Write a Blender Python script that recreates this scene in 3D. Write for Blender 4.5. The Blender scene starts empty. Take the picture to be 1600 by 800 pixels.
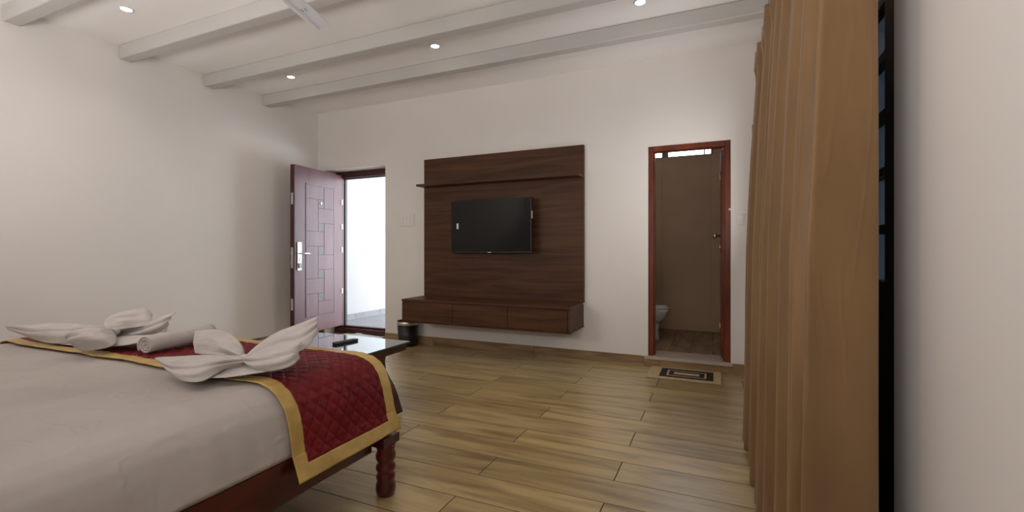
import bpy, bmesh, math, random
from math import sin, cos, pi, radians, sqrt, atan2
from mathutils import Vector, Matrix, noise

random.seed(7)
SC = bpy.context.scene
COL = SC.collection

# ------------------------------------------------------------------ camera
CAM_H = 1.13
F_PX, CX, HY = 719.0, 800.0, 393.0          # focal length and horizon in the 1600x800 frame
YAW = radians(23.9)
cd = bpy.data.cameras.new('camera')
cd.sensor_width = 36.0
cd.lens = F_PX / 1600 * 36.0
cd.shift_y = -(400 - HY) / 1600
cd.clip_start = 0.02
cam = bpy.data.objects.new('camera', cd)
cam.location = (0, 0, CAM_H)
cam.rotation_euler = (pi / 2, 0, YAW)
COL.objects.link(cam)
SC.camera = cam

# ------------------------------------------------------------------ world, daylight, exposure
SC.view_settings.view_transform = 'Standard'
SC.view_settings.look = 'None'
SC.view_settings.gamma = 1.0
SC.view_settings.use_curve_mapping = False
SC.view_settings.exposure = 0.08
W = bpy.data.worlds.new('sky')
SC.world = W
W.use_nodes = True
bg = W.node_tree.nodes['Background']
bg.inputs['Color'].default_value = (0.86, 0.92, 1.0, 1)
bg.inputs['Strength'].default_value = 10.5

YBACK = -0.60                                       # inner face of the wall behind the bed
def area(name, loc, rot, sx, sy, power, col, label, shape='RECTANGLE'):
    l = bpy.data.lights.new(name, 'AREA')
    l.shape = shape; l.size = sx; l.size_y = sy
    l.energy = power; l.color = col
    o = bpy.data.objects.new(name, l)
    o.location = loc; o.rotation_euler = rot
    COL.objects.link(o)
    return o
# added fill light just inside an invented window behind the camera
area('daylight_stand_in', (-0.62, YBACK + .16, 1.55), (radians(118), 0, 0), 1.1, .7, 20, (1.0, 0.965, 0.95), 'daylight')
# added uplight for the ceiling, at an invented window over the bed head
area('daylight_stand_in', (-3.25, YBACK + .26, 1.6), (radians(150), 0, 0), 1.7, .6, 50, (1.0, 0.965, 0.95), 'daylight')

# daylight through the uncovered end of the black window, beyond the curtain
area('daylight_stand_in', (.355, 3.73, 1.60), (0, radians(107), 0), 1.05, .92, 17, (1.0, 0.955, 0.94), 'daylight')

# ------------------------------------------------------------------ pixel -> world helper
CYA, SYA = cos(YAW), sin(YAW)
def ray(px, py):
    u = px - CX
    return Vector((-SYA * F_PX + CYA * u, CYA * F_PX + SYA * u, HY - py))
def atY(px, py, Y):
    r = ray(px, py); return Vector((0, 0, CAM_H)) + r * (Y / r.y)

# ------------------------------------------------------------------ materials
def mat(name, col, rough=0.5, metal=0.0, coat=0.0, spec=0.5, sheen=0.0, emit=None, estr=0.0, alpha=None, trans=0.0, ior=1.45):
    m = bpy.data.materials.new(name); m.use_nodes = True
    b = m.node_tree.nodes['Principled BSDF']
    b.inputs['Base Color'].default_value = (*col, 1)
    b.inputs['Roughness'].default_value = rough
    b.inputs['Metallic'].default_value = metal
    b.inputs['Coat Weight'].default_value = coat
    b.inputs['Specular IOR Level'].default_value = spec
    b.inputs['Sheen Weight'].default_value = sheen
    b.inputs['Transmission Weight'].default_value = trans
    b.inputs['IOR'].default_value = ior
    if emit:
        b.inputs['Emission Color'].default_value = (*emit, 1)
        b.inputs['Emission Strength'].default_value = estr
    return m

def N(m, t, **kw):
    n = m.node_tree.nodes.new(t)
    for k, v in kw.items(): setattr(n, k, v)
    return n
def L(m, a, b): m.node_tree.links.new(a, b)

def noisy(m, c0, c1, scale=(6, 6, 6), nscale=1.0, detail=4, bump=0.0, bscale=40.0, bdist=0.01, objrand=0.0, dist=0.0, lo=0.35, hi=0.65):
    """noise-driven colour between c0 and c1, optional fine bump"""
    b = m.node_tree.nodes['Principled BSDF']
    tc = N(m, 'ShaderNodeTexCoord'); mp = N(m, 'ShaderNodeMapping')
    mp.inputs['Scale'].default_value = scale
    src = tc.outputs['Object']
    if objrand:
        oi = N(m, 'ShaderNodeObjectInfo'); cx = N(m, 'ShaderNodeCombineXYZ'); ml = N(m, 'ShaderNodeMath', operation='MULTIPLY')
        ml.inputs[1].default_value = 37.0
        L(m, oi.outputs['Random'], ml.inputs[0])
        for i in range(3): L(m, ml.outputs[0], cx.inputs[i])
        va = N(m, 'ShaderNodeVectorMath', operation='ADD')
        L(m, tc.outputs['Object'], va.inputs[0]); L(m, cx.outputs[0], va.inputs[1]); src = va.outputs[0]
    L(m, src, mp.inputs['Vector'])
    nz = N(m, 'ShaderNodeTexNoise'); nz.inputs['Scale'].default_value = nscale; nz.inputs['Detail'].default_value = detail
    nz.inputs['Distortion'].default_value = dist
    L(m, mp.outputs[0], nz.inputs['Vector'])
    cr = N(m, 'ShaderNodeValToRGB')
    cr.color_ramp.elements[0].position = lo; cr.color_ramp.elements[0].color = (*c0, 1)
    cr.color_ramp.elements[1].position = hi; cr.color_ramp.elements[1].color = (*c1, 1)
    L(m, nz.outputs['Fac'], cr.inputs['Fac'])
    out = cr.outputs['Color']
    if objrand:
        hs = N(m, 'ShaderNodeHueSaturation'); mr = N(m, 'ShaderNodeMapRange')
        mr.inputs['To Min'].default_value = 1 - objrand; mr.inputs['To Max'].default_value = 1 + objrand
        L(m, oi.outputs['Random'], mr.inputs['Value']); L(m, mr.outputs[0], hs.inputs['Value'])
        L(m, out, hs.inputs['Color']); out = hs.outputs['Color']
    L(m, out, b.inputs['Base Color'])
    if bump:
        n2 = N(m, 'ShaderNodeTexNoise'); n2.inputs['Scale'].default_value = bscale; n2.inputs['Detail'].default_value = 3
        L(m, mp.outputs[0] if bscale < 0 else tc.outputs['Object'], n2.inputs['Vector'])
        bp = N(m, 'ShaderNodeBump'); bp.inputs['Strength'].default_value = bump; bp.inputs['Distance'].default_value = bdist
        L(m, n2.outputs['Fac'], bp.inputs['Height']); L(m, bp.outputs[0], b.inputs['Normal']); L(m, bp.outputs[0], b.inputs['Coat Normal'])
    return m

M = {}
M['wall'] = noisy(mat('wall_paint', (.74, .70, .66), .62, spec=.3), (.73, .69, .65), (.76, .72, .68), (1, 1, 1), 1.2, bump=.05, bscale=90, bdist=.002)
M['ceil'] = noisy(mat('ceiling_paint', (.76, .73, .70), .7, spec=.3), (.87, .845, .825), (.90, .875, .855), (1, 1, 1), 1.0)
M['beam'] = noisy(mat('beam_paint_shaded', (.62, .60, .57), .7, spec=.3), (.50, .48, .46), (.53, .51, .485), (1, 1, 1), 1.0)  # beams share the ceiling's paint; their shade is put into this darker colour
M['plank'] = noisy(mat('wood_look_tile', (.4, .3, .18), .38, spec=.4, coat=1.0), (.235, .155, .056), (.49, .36, .16), (2.0, 15, 4), 1.0, detail=7, bump=.22, bscale=38, bdist=.004, objrand=.13, dist=.6, lo=.30, hi=.62)
M['plank'].node_tree.nodes['Principled BSDF'].inputs['Coat Roughness'].default_value = .33
M['grout'] = mat('grout', (.05, .04, .03), .9)
M['skirt'] = noisy(mat('skirting_tile', (.3, .2, .1), .4), (.17, .105, .05), (.33, .215, .105), (2, 12, 14), 1.0, detail=5, objrand=.15, dist=.5)
M['walnut'] = noisy(mat('dark_walnut', (.09, .05, .03), .45, spec=.2), (.046, .019, .009), (.105, .046, .022), (.9, 10, 16), 1.3, detail=6, dist=.8, lo=.3, hi=.7, bump=.03, bscale=120, bdist=.002)
M['mahogany'] = noisy(mat('mahogany', (.1, .02, .015), .3, coat=.3), (.045, .005, .005), (.095, .011, .010), (3, 3, 10), 1.2, detail=5, dist=.6)
M['tablewood'] = noisy(mat('table_dark_wood', (.06, .02, .015), .3, coat=.2), (.03, .011, .008), (.065, .024, .016), (3, 3, 12), 1.2)
M['redwood'] = noisy(mat('red_door_frame', (.3, .06, .02), .4, spec=.3), (.10, .021, .008), (.185, .040, .014), (4, 4, 1.2), 2.0, detail=5, dist=.5)
M['maroon'] = noisy(mat('maroon_lacquer', (.16, .03, .035), .42, spec=.32), (.105, .048, .054), (.145, .070, .078), (4, 4, 1), 1.5)
M['maroon_dark'] = mat('dark_maroon_edge', (.055, .014, .014), .35)
M['teal'] = mat('grey_teal_inlay', (.085, .072, .077), .42, spec=.32)
M['steel'] = noisy(mat('brushed_steel', (.62, .61, .6), .32, metal=1), (.55, .55, .55), (.68, .68, .67), (40, 2, 2), 2)
M['chrome'] = mat('chrome', (.8, .8, .8), .12, metal=1)
M['rim'] = mat('satin_rim', (.62, .60, .58), .3, metal=1)
M['black'] = mat('black_plastic', (.012, .012, .013), .35)
M['blackgloss'] = mat('screen_glass', (.006, .005, .005), .06, spec=.3)
M['binblack'] = mat('bin_black_leatherette', (.014, .014, .016), .4)
M['sheet'] = noisy(mat('white_sheet', (.74, .70, .68), .9, spec=.1), (.405, .365, .335), (.445, .40, .368), (1, 1, 1), 3, bump=.25, bscale=9, bdist=.012)
M['towel'] = noisy(mat('white_towel', (.78, .74, .71), .95, spec=.1), (.49, .45, .42), (.55, .505, .475), (1, 1, 1), 14, bump=.35, bscale=420, bdist=.002)
M['quilt'] = noisy(mat('crimson_satin', (.2, .012, .018), .5, sheen=.0, spec=.22), (.125, .006, .009), (.165, .010, .014), (1, 1, 1), 8)
M['gold'] = noisy(mat('gold_satin', (.5, .33, .1), .45, spec=.4), (.42, .27, .075), (.54, .365, .12), (1, 1, 1), 9, bump=.2, bscale=25, bdist=.006)
M['curtain'] = noisy(mat('tan_satin_curtain', (.30, .2, .115), .5, sheen=.14, spec=.3), (.172, .095, .038), (.230, .130, .054), (1, 1, .35), 6, bump=.1, bscale=300, bdist=.001)
M['winblack'] = mat('black_window_frame', (.008, .007, .007), .45)
M['fan'] = mat('fan_enamel', (.80, .82, .86), .3)
M['lamp'] = mat('lamp_lens', (1, 1, 1), .4, emit=(1, .96, .9), estr=14)
M['white'] = mat('white_plastic', (.72, .69, .66), .35)
M['grey'] = mat('grey_plastic', (.25, .24, .24), .4)
M['ceramic'] = mat('white_ceramic', (.72, .70, .67), .12)
M['bathtile'] = noisy(mat('bath_wall_tile', (.27, .23, .2), .45, spec=.2), (.50, .345, .215), (.57, .395, .25), (1, 1, 1), 1.5)
M['bathfloor'] = noisy(mat('bath_floor_tile', (.25, .17, .1), .4), (.17, .11, .065), (.36, .25, .15), (10, 1.6, 4), 1.0, detail=5, objrand=.3, dist=.7)
M['corrwall'] = mat('corridor_white', (.40, .40, .405), .85, spec=.1)
M['corrfloor'] = noisy(mat('corridor_tile', (.4, .4, .42), .35), (.15, .15, .16), (.2, .2, .21), (1, 1, 1), 3)
M['mat_cream'] = noisy(mat('mat_beige', (.5, .38, .2), .95), (.42, .31, .16), (.58, .44, .25), (1, 1, 1), 60, bump=.6, bscale=160, bdist=.004)
M['mat_dark'] = noisy(mat('mat_dark_pile', (.02, .012, .015), .95), (.014, .009, .012), (.035, .022, .024), (1, 1, 1), 60, bump=.6, bscale=160, bdist=.004)
M['mat_white'] = noisy(mat('mat_white_cotton', (.6, .58, .55), .95), (.5, .48, .46), (.66, .64, .61), (1, 1, 1), 40, bump=.5, bscale=150, bdist=.004)
M['brass'] = mat('aged_brass', (.45, .33, .17), .35, metal=1)
M['sill'] = noisy(mat('stone_sill', (.45, .38, .3), .4), (.40, .33, .26), (.5, .42, .34), (1, 1, 1), 8)

def creases(m, scale, width, dist, strength=1.0, stretch=(1, 1, 1)):
    b = m.node_tree.nodes['Principled BSDF']
    tc = N(m, 'ShaderNodeTexCoord'); mp = N(m, 'ShaderNodeMapping'); mp.inputs['Scale'].default_value = stretch
    L(m, tc.outputs['Object'], mp.inputs['Vector'])
    nz = N(m, 'ShaderNodeTexNoise'); nz.inputs['Scale'].default_value = scale; nz.inputs['Detail'].default_value = 2; nz.inputs['Distortion'].default_value = .8
    L(m, mp.outputs[0], nz.inputs['Vector'])
    s1 = N(m, 'ShaderNodeMath', operation='SUBTRACT'); s1.inputs[1].default_value = .5
    ab = N(m, 'ShaderNodeMath', operation='ABSOLUTE')
    mr = N(m, 'ShaderNodeMapRange', interpolation_type='SMOOTHSTEP'); mr.inputs['From Max'].default_value = width
    mr.inputs['To Min'].default_value = 1; mr.inputs['To Max'].default_value = 0
    L(m, nz.outputs['Fac'], s1.inputs[0]); L(m, s1.outputs[0], ab.inputs[0]); L(m, ab.outputs[0], mr.inputs['Value'])
    bp = N(m, 'ShaderNodeBump'); bp.inputs['Strength'].default_value = strength; bp.inputs['Distance'].default_value = dist
    L(m, mr.outputs[0], bp.inputs['Height'])
    old = b.inputs['Normal'].links[0].from_socket if b.inputs['Normal'].links else None
    if old: L(m, old, bp.inputs['Normal'])
    L(m, bp.outputs[0], b.inputs['Normal'])
creases(M['sheet'], 3.2, .045, .004, .35)
creases(M['curtain'], 2.5, .05, .003, .25, (3, 1.5, .6))

def glass(name, col, rough, ior=1.45, gain=1.0):
    m = bpy.data.materials.new(name); m.use_nodes = True
    nt = m.node_tree; nt.nodes.remove(nt.nodes['Principled BSDF'])
    out = nt.nodes['Material Output']
    g = N(m, 'ShaderNodeBsdfGlossy'); g.inputs['Roughness'].default_value = rough; g.inputs['Color'].default_value = (.9, .95, .95, 1)
    t = N(m, 'ShaderNodeBsdfTransparent'); t.inputs['Color'].default_value = (*col, 1)
    f = N(m, 'ShaderNodeFresnel'); f.inputs['IOR'].default_value = ior
    mx = N(m, 'ShaderNodeMixShader')
    k_ = N(m, 'ShaderNodeMath', operation='MULTIPLY', use_clamp=True); k_.inputs[1].default_value = gain
    L(m, f.outputs[0], k_.inputs[0]); L(m, k_.outputs[0], mx.inputs[0]); L(m, t.outputs[0], mx.inputs[1]); L(m, g.outputs[0], mx.inputs[2]); L(m, mx.outputs[0], out.inputs['Surface'])
    return m
M['tableglass'] = glass('table_glass', (.75, .86, .82), .0, 1.6, 2.0)
M['glassedge'] = mat('glass_green_edge', (.05, .16, .12), .15)
M['vent'] = glass('ventilator_glass', (.95, .97, 1), .05)
def frosted():
    m = mat('frosted_window_glass', (.06, .078, .10), .35, spec=.6, trans=.35)
    return m
M['pane'] = frosted()

# ------------------------------------------------------------------ mesh helpers
ORI = {}                                          # world origin of every object
def put(name, bm, m, parent=None, origin=None, smooth=False, label=None, cat=None, group=None, kind=None, autosmooth=None):
    me = bpy.data.meshes.new(name)
    bmesh.ops.recalc_face_normals(bm, faces=bm.faces[:])
    if parent is not None:
        origin = ORI[parent.name]
    elif origin is None:
        xs = [v.co.x for v in bm.verts]; ys = [v.co.y for v in bm.verts]; zs = [v.co.z for v in bm.verts]
        origin = Vector(((min(xs) + max(xs)) / 2, (min(ys) + max(ys)) / 2, min(zs)))
    origin = Vector(origin)
    for v in bm.verts: v.co -= origin
    for f in bm.faces: f.smooth = smooth
    bm.to_mesh(me); bm.free()
    if m is not None: me.materials.append(m)
    o = bpy.data.objects.new(name, me); COL.objects.link(o)
    o.location = (0, 0, 0) if parent is not None else origin
    if parent is not None: o.parent = parent
    ORI[o.name] = origin
    return tag(o, label, cat, group, kind)
def tag(o, label=None, cat=None, group=None, kind=None):
    if label: o['label'] = label
    if cat: o['category'] = cat
    if group: o['group'] = group
    if kind: o['kind'] = kind
    return o
def empty(name, loc, label=None, cat=None, group=None, kind=None):
    o = bpy.data.objects.new(name, None); COL.objects.link(o); o.location = loc
    o.empty_display_size = .1
    ORI[o.name] = Vector(loc)
    return tag(o, label, cat, group, kind)

def bbox(bm, x0, x1, y0, y1, z0, z1, bev=0.0, seg=2, T=None):
    r = bmesh.ops.create_cube(bm, size=1.0)
    vs = r['verts']
    for v in vs:
        v.co = Vector(((x0 + x1) / 2 + v.co.x * (x1 - x0), (y0 + y1) / 2 + v.co.y * (y1 - y0), (z0 + z1) / 2 + v.co.z * (z1 - z0)))
    allv = vs
    if bev > 0:
        es = list({e for v in vs for e in v.link_edges})
        rr = bmesh.ops.bevel(bm, geom=es, offset=bev, segments=seg, affect='EDGES', profile=.5)
        allv = list({v for f in rr['faces'] for v in f.verts} | {v for v in vs if v.is_valid})
    if T is not None:
        for v in allv: v.co = T @ v.co
    return bm
def box(name, x, y, z, m, parent=None, bev=0.0, T=None, seg=2, **kw):
    bm = bmesh.new(); bbox(bm, x[0], x[1], y[0], y[1], z[0], z[1], bev, seg, T)
    return put(name, bm, m, parent, **kw)
def boxes(name, lst, m, parent=None, bev=0.0, T=None, **kw):
    bm = bmesh.new()
    for b in lst: bbox(bm, *b, bev=bev, T=T)
    return put(name, bm, m, parent, **kw)
def lathe(name, prof, c, m, parent=None, n=28, axis='Z', T=None, **kw):
    """prof = [(r, z)...] spun around an axis through c"""
    bm = bmesh.new(); rings = []
    for r, z in prof:
        ring = []
        for i in range(n):
            a = 2 * pi * i / n
            p = (r * cos(a), r * sin(a), z) if axis == 'Z' else ((z, r * cos(a), r * sin(a)) if axis == 'X' else (r * cos(a), z, r * sin(a)))
            v = Vector(c) + Vector(p)
            ring.append(bm.verts.new(T @ v if T is not None else v))
        rings.append(ring)
    for a, b in zip(rings, rings[1:]):
        for i in range(n):
            bm.faces.new((a[i], a[(i + 1) % n], b[(i + 1) % n], b[i]))
    bm.faces.new(rings[0]); bm.faces.new(rings[-1])
    kw.setdefault('smooth', True)
    o = put(name, bm, m, parent, **kw)
    for p in o.data.polygons:
        if len(p.vertices) > 4: p.use_smooth = False
    return o
def tube(name, pts, r, m, parent=None, n=10, T=None, **kw):
    bm = bmesh.new(); rings = []
    pts = [Vector(p) for p in pts]
    for i, p in enumerate(pts):
        d = (pts[min(i + 1, len(pts) - 1)] - pts[max(i - 1, 0)]).normalized()
        a = d.orthogonal().normalized() if i == 0 else (a - d * a.dot(d)).normalized()
        b = d.cross(a)
        rr = r[i] if isinstance(r, (list, tuple)) else r
        rings.append([bm.verts.new((T @ (p + (a * cos(2 * pi * k / n) + b * sin(2 * pi * k / n)) * rr)) if T is not None else p + (a * cos(2 * pi * k / n) + b * sin(2 * pi * k / n)) * rr) for k in range(n)])
    for a_, b_ in zip(rings, rings[1:]):
        for k in range(n): bm.faces.new((a_[k], a_[(k + 1) % n], b_[(k + 1) % n], b_[k]))
    bm.faces.new(rings[0]); bm.faces.new(rings[-1])
    kw.setdefault('smooth', True)
    return put(name, bm, m, parent, **kw)
def grid(name, fn, nu, nv, m, parent=None, keep=None, **kw):
    """fn(u,v)->Vector on 0..1 x 0..1"""
    bm = bmesh.new()
    vs = [[bm.verts.new(fn(i / nu, j / nv)) for j in range(nv + 1)] for i in range(nu + 1)]
    for i in range(nu):
        for j in range(nv):
            if keep is None or keep((i + .5) / nu, (j + .5) / nv):
                bm.faces.new((vs[i][j], vs[i + 1][j], vs[i + 1][j + 1], vs[i][j + 1]))
    bmesh.ops.delete(bm, geom=[v for v in bm.verts if not v.link_faces], context='VERTS')
    kw.setdefault('smooth', True)
    return put(name, bm, m, parent, **kw)
def solid(o, t, off=0.0, sub=0):
    s = o.modifiers.new('thickness', 'SOLIDIFY'); s.thickness = t; s.offset = off
    if sub:
        q = o.modifiers.new('smooth', 'SUBSURF'); q.levels = sub; q.render_levels = sub
    return o

# ------------------------------------------------------------------ room shell
XL, XR, YF, YB, ZC = -5.0, 0.36, 4.70, -0.60, 3.02
YF2 = 5.0                                           # back face of the TV wall
ST = dict(kind='structure')
# TV wall with two door openings
EX0, EX1, EZ = -4.88, -3.846, 2.265                 # entry opening
BX0, BX1, BZ = -0.635, 0.130, 2.185                 # bathroom opening
boxes('wall_front', [(XL - .2, EX0, YF, YF2, 0, ZC), (EX0, EX1, YF, YF2, EZ, ZC), (EX1, BX0, YF, YF2, 0, ZC),
                     (BX0, BX1, YF, YF2, BZ, ZC), (BX1, XR + .25, YF, YF2, 0, ZC)], M['wall'],
      label='off-white painted wall carrying the television panel and both doorways', **ST)
box('wall_left', (XL - .2, XL), (YB, YF), (0, ZC), M['wall'], label='off-white painted wall beside the bed and the open entrance door', **ST)
WY0, WY1, WZ0, WZ1 = 1.272, 4.30, 0.0, 2.20         # window opening in the right wall
boxes('wall_right', [(XR, XR + .2, YB, WY0, 0, ZC), (XR, XR + .2, WY0, WY1, WZ1, ZC), (XR, XR + .2, WY1, YF, 0, ZC)], M['wall'],
      label='off-white painted wall holding the curtained window', **ST)
boxes('wall_back', [(XL, -4.15, YB - .15, YB, 0, ZC), (-4.15, -2.35, YB - .15, YB, 0, 1.15), (-4.15, -2.35, YB - .15, YB, 2.05, ZC), (-2.35, -1.22, YB - .15, YB, 0, ZC),
                    (-1.22, -.02, YB - .15, YB, 0, .9), (-1.22, -.02, YB - .15, YB, 2.2, ZC), (-.02, XR, YB - .15, YB, 0, ZC)], M['wall'], label='off-white painted wall behind the head of the bed', **ST)
ceil = box('ceiling', (XL - .2, XR + .25), (YB - .2, YF2), (ZC, ZC + .12), M['ceil'], label='flat off-white ceiling crossed by square beams', **ST)
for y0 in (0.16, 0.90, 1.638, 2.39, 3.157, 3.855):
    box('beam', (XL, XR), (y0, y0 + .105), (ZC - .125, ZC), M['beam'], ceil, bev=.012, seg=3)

# floor slab and planks
floor = box('floor', (XL - .2, XR + .25), (YB - .2, YF2), (-.12, -.0012), M['grout'], label='wood-look tiled floor of long light brown planks', **ST)
PW, PL, G = .22, 1.31, .0026
plank_cache = {}
def plank(x0, x1, y0, y1, m, parent, z0=-.0012, z1=0.0, name='plank'):
    k = (round(x1 - x0, 3), round(y1 - y0, 3), m.name, z1 - z0)
    if k not in plank_cache:
        bm = bmesh.new(); a, b = (x1 - x0) / 2, (y1 - y0) / 2
        bbox(bm, -a, a, -b, b, 0, z1 - z0)
        es = [e for e in bm.edges if all(v.co.z > (z1 - z0) * .5 for v in e.verts)]
        bmesh.ops.bevel(bm, geom=es, offset=.0005, segments=1, affect='EDGES')
        me = bpy.data.meshes.new(name); bm.to_mesh(me); bm.free(); me.materials.append(m)
        plank_cache[k] = me
    o = bpy.data.objects.new(name, plank_cache[k]); COL.objects.link(o)
    o.parent = parent
    o.location = Vector(((x0 + x1) / 2, (y0 + y1) / 2, z0)) - ORI[parent.name]
    return o
k = 0
while YF - PW * k > YB:
    y1 = YF - PW * k; y0 = max(YB, y1 - PW)
    j0 = (-1.10 if k % 2 else -.46)
    xs = sorted([j0 + PL * n for n in range(-5, 3)])
    for a, b in zip(xs, xs[1:]):
        a2, b2 = max(a, XL), min(b, XR)
        if b2 - a2 > .02: plank(a2 + G, b2 - G, y0 + G, y1 - G, M['plank'], floor)
    k += 1
# planks in the entrance recess and the window recess
for a, b in ((EX0, -4.40), (-4.40, EX1)): plank(a + G, b - G, YF + G, 4.93, M['plank'], floor)
plank(XR + G, XR + .2, WY0 + G, 2.2 - G, M['plank'], floor); plank(XR + G, XR + .2, 2.2 + G, 3.2 - G, M['plank'], floor); plank(XR + G, XR + .2, 3.2 + G, WY1 - G, M['plank'], floor)

# skirting tiles
SK, STK = .098, .011
bf = empty('baseboard_front', (XL, YF, 0), 'wood-look skirting tiles along the television wall', None, None, 'structure')
def skirt_x(parent, x0, x1, y):
    js = [x0] + [j for j in (-4.43, -3.12, -1.815, -.505) if x0 + .02 < j < x1 - .02] + [x1]
    for a, b in zip(js, js[1:]):
        box('skirting_tile', (a + .0012, b - .0012), (y - STK, y), (0, SK), M['skirt'], parent, bev=.0015, seg=1)
skirt_x(bf, XL + STK, EX0, YF); skirt_x(bf, EX1, BX0 - .02, YF); skirt_x(bf, BX0 - .018, BX1 + .018, YF); skirt_x(bf, BX1 + .02, XR - STK, YF)
bl = empty('baseboard_left', (XL, 0, 0), 'wood-look skirting tiles along the wall beside the bed', None, None, 'structure')
ys = [YB, .3, 1.61, 2.92, 4.23, YF]
for a, b in zip(ys, ys[1:]): box('skirting_tile', (XL, XL + STK), (a + .0012, b - .0012), (0, SK), M['skirt'], bl, bev=.0015, seg=1)
br = empty('baseboard_right', (XR, 0, 0), 'wood-look skirting tiles along the window wall', None, None, 'structure')
for a, b in ((YB, .5), (.5, WY0), (WY1, YF - STK),):
    box('skirting_tile', (XR - STK, XR), (a + .0012, b - .0012), (0, SK), M['skirt'], br, bev=.0015, seg=1)

# ------------------------------------------------------------------ corridor outside the entrance
box('floor_corridor', (-5.25, -2.2), (5.0, 9.0), (-.05, .075), M['corrfloor'], label='grey tiled corridor floor outside the open entrance door', **ST)
fcor = bpy.data.objects['floor_corridor']
for ix in range(4):
    for iy in range(6):
        box('floor_tile', (-5.138 + .6 * ix + .0015, -5.138 + .6 * (ix + 1) - .0015), (5.0 + .6 * iy + .0015, 5.6 + .6 * iy - .0015), (.072, .078), M['corrfloor'], fcor, bev=.001, seg=1)
box('wall_corridor', (-5.35, -5.15), (5.0, 9.0), (.075, 3.3), M['corrwall'], label='bright white corridor wall seen through the open entrance', **ST)
box('corridor_shade_slab', (-5.35, -2.2), (5.0, 9.0), (2.95, 3.1), M['corrwall'], label='unseen slab added over the corridor to cut its sky light', **ST)  # unseen slab, added so the bright sky does not overexpose the corridor
bc = empty('baseboard_corridor', (-5.15, 5, .075), 'grey skirting tiles at the foot of the corridor wall', None, None, 'structure')
for i in range(7):
    box('skirting_tile', (-5.15, -5.138), (5.0 + .57 * i + .002, 5.57 + .57 * i - .002), (.075, .165), M['corrfloor'], bc, bev=.001, seg=1)

# ------------------------------------------------------------------ entrance door (door_1)
d1 = empty('door_1', (-4.36, 4.95, 0), 'maroon entrance door standing open with steel lock and pinwheel panelling', None, None, 'structure')
FY0, FY1 = 4.90, 5.0
fr = boxes('door_frame', [(EX0, -4.765, FY0, FY1, .0, 2.235), (EX1 - .012, EX1, FY0, FY1, .0, 2.235),
                          (-4.765, EX1 - .012, FY0, FY1, 2.15, 2.235)], M['maroon_dark'], d1, bev=.006)
boxes('door_sill', [(EX0, EX1, FY0 - .02, FY1, .0, .075), (EX0, EX1, FY0 + .03, FY1, .075, .10)], M['maroon_dark'], d1, bev=.006)
boxes('frame_seal', [(-4.765, -4.752, FY0 + .055, FY1 - .01, .10, 2.15), (-4.765, EX1 - .012, FY0 + .055, FY1 - .01, 2.138, 2.15)], M['black'], d1)
boxes('reveal_plaster', [(EX0, EX1, YF + .005, FY1, 2.235, EZ)], M['wall'], d1)
# leaf: local frame, x = along the leaf from hinge to latch, y = thickness (0 = face seen), z up
LW, LT, LZ0, LZ1 = .895, .06, .105, 2.185
hinge = Vector((-4.755, 4.898, 0)); latch = Vector((-4.645, 4.01, 0))
ex = (latch - hinge).normalized(); ey = Vector((-ex.y, ex.x, 0))     # ey points to +X side (face seen by the camera)
if ey.x < 0: ey = -ey
TL = Matrix(((ex.x, ey.x, 0, hinge.x), (ex.y, ey.y, 0, hinge.y), (0, 0, 1, 0), (0, 0, 0, 1)))
leaf = box('door_leaf', (0, LW), (-LT, 0), (LZ0, LZ1), M['maroon'], d1, bev=.004, T=TL)
box('leaf_edge', (LW - .002, LW + .004), (-LT + .002, -.004), (LZ0 + .002, LZ1 - .002), M['maroon_dark'], leaf, T=TL)
PX0, PX1, PZ0, PZ1 = .18, .695, .31, 1.975           # framed field (from hinge)
boxes('field_moulding', [(PX0 - .012, PX0, 0, .006, PZ0 - .012, PZ1 + .012), (PX1, PX1 + .012, 0, .006, PZ0 - .012, PZ1 + .012),
                         (PX0, PX1, 0, .006, PZ1, PZ1 + .012), (PX0, PX1, 0, .006, PZ0 - .012, PZ0)], M['maroon_dark'], leaf, T=TL)
def panel(f0, f1, z0, z1, m=None, name='panel'):     # f measured from the latch side of the field, 0..1
    x1 = PX1 - f0 * (PX1 - PX0); x0 = PX1 - f1 * (PX1 - PX0)
    box(name, (x0 + .0022, x1 - .0022), (0, .0045), (z0 + .0022, z1 - .0022), m or M['maroon'], leaf, bev=.0018, T=TL, seg=1)
c1, c2 = .40, .615
sq = [(1.745 - .055 - .302 * i, 1.745 + .055 - .302 * i) for i in range(5)]
for z0, z1 in sq: panel(c1, c2, z0, z1, M['teal'], 'inlay_square')
panel(0, c2, sq[0][1], PZ1); panel(c2, 1, sq[0][0], PZ1)
for i in range(4):
    a, b = sq[i], sq[i + 1]
    if i % 2 == 0: panel(0, c1, b[0], a[1]); panel(c1, 1, b[1], a[0])
    else: panel(0, c2, b[1], a[0]); panel(c2, 1, b[0], a[1])
panel(0, c1, PZ0, sq[4][1]); panel(c1, 1, PZ0, sq[4][0])
# lock furniture
lockp = box('lock_plate', (LW - .105, LW - .04), (0, .012), (.90, 1.245), M['steel'], leaf, bev=.004, T=TL)
tube('lever_handle', [(LW - .075, .012, 1.105), (LW - .075, .05, 1.105), (LW - .10, .056, 1.105), (LW - .20, .056, 1.108)], [.011, .011, .010, .009], M['chrome'], leaf, T=TL)
lathe('key_cylinder', [(.016, 0), (.016, .008), (.012, .012)], (0, 0, 0), M['chrome'], leaf, n=18, axis='Y', T=TL @ Matrix.Translation((LW - .075, .012, 1.03)))
box('key_flap', (LW - .10, LW - .052), (.012, .024), (.925, .99), M['grey'], leaf, bev=.004, T=TL)
boxes('strike_bolts', [(LW + .004, LW + .008, -.045, -.015, .93, 1.18), (LW + .004, LW + .02, -.038, -.022, 1.10, 1.13), (LW + .004, LW + .02, -.038, -.022, .98, 1.01)], M['steel'], leaf, T=TL)
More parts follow.
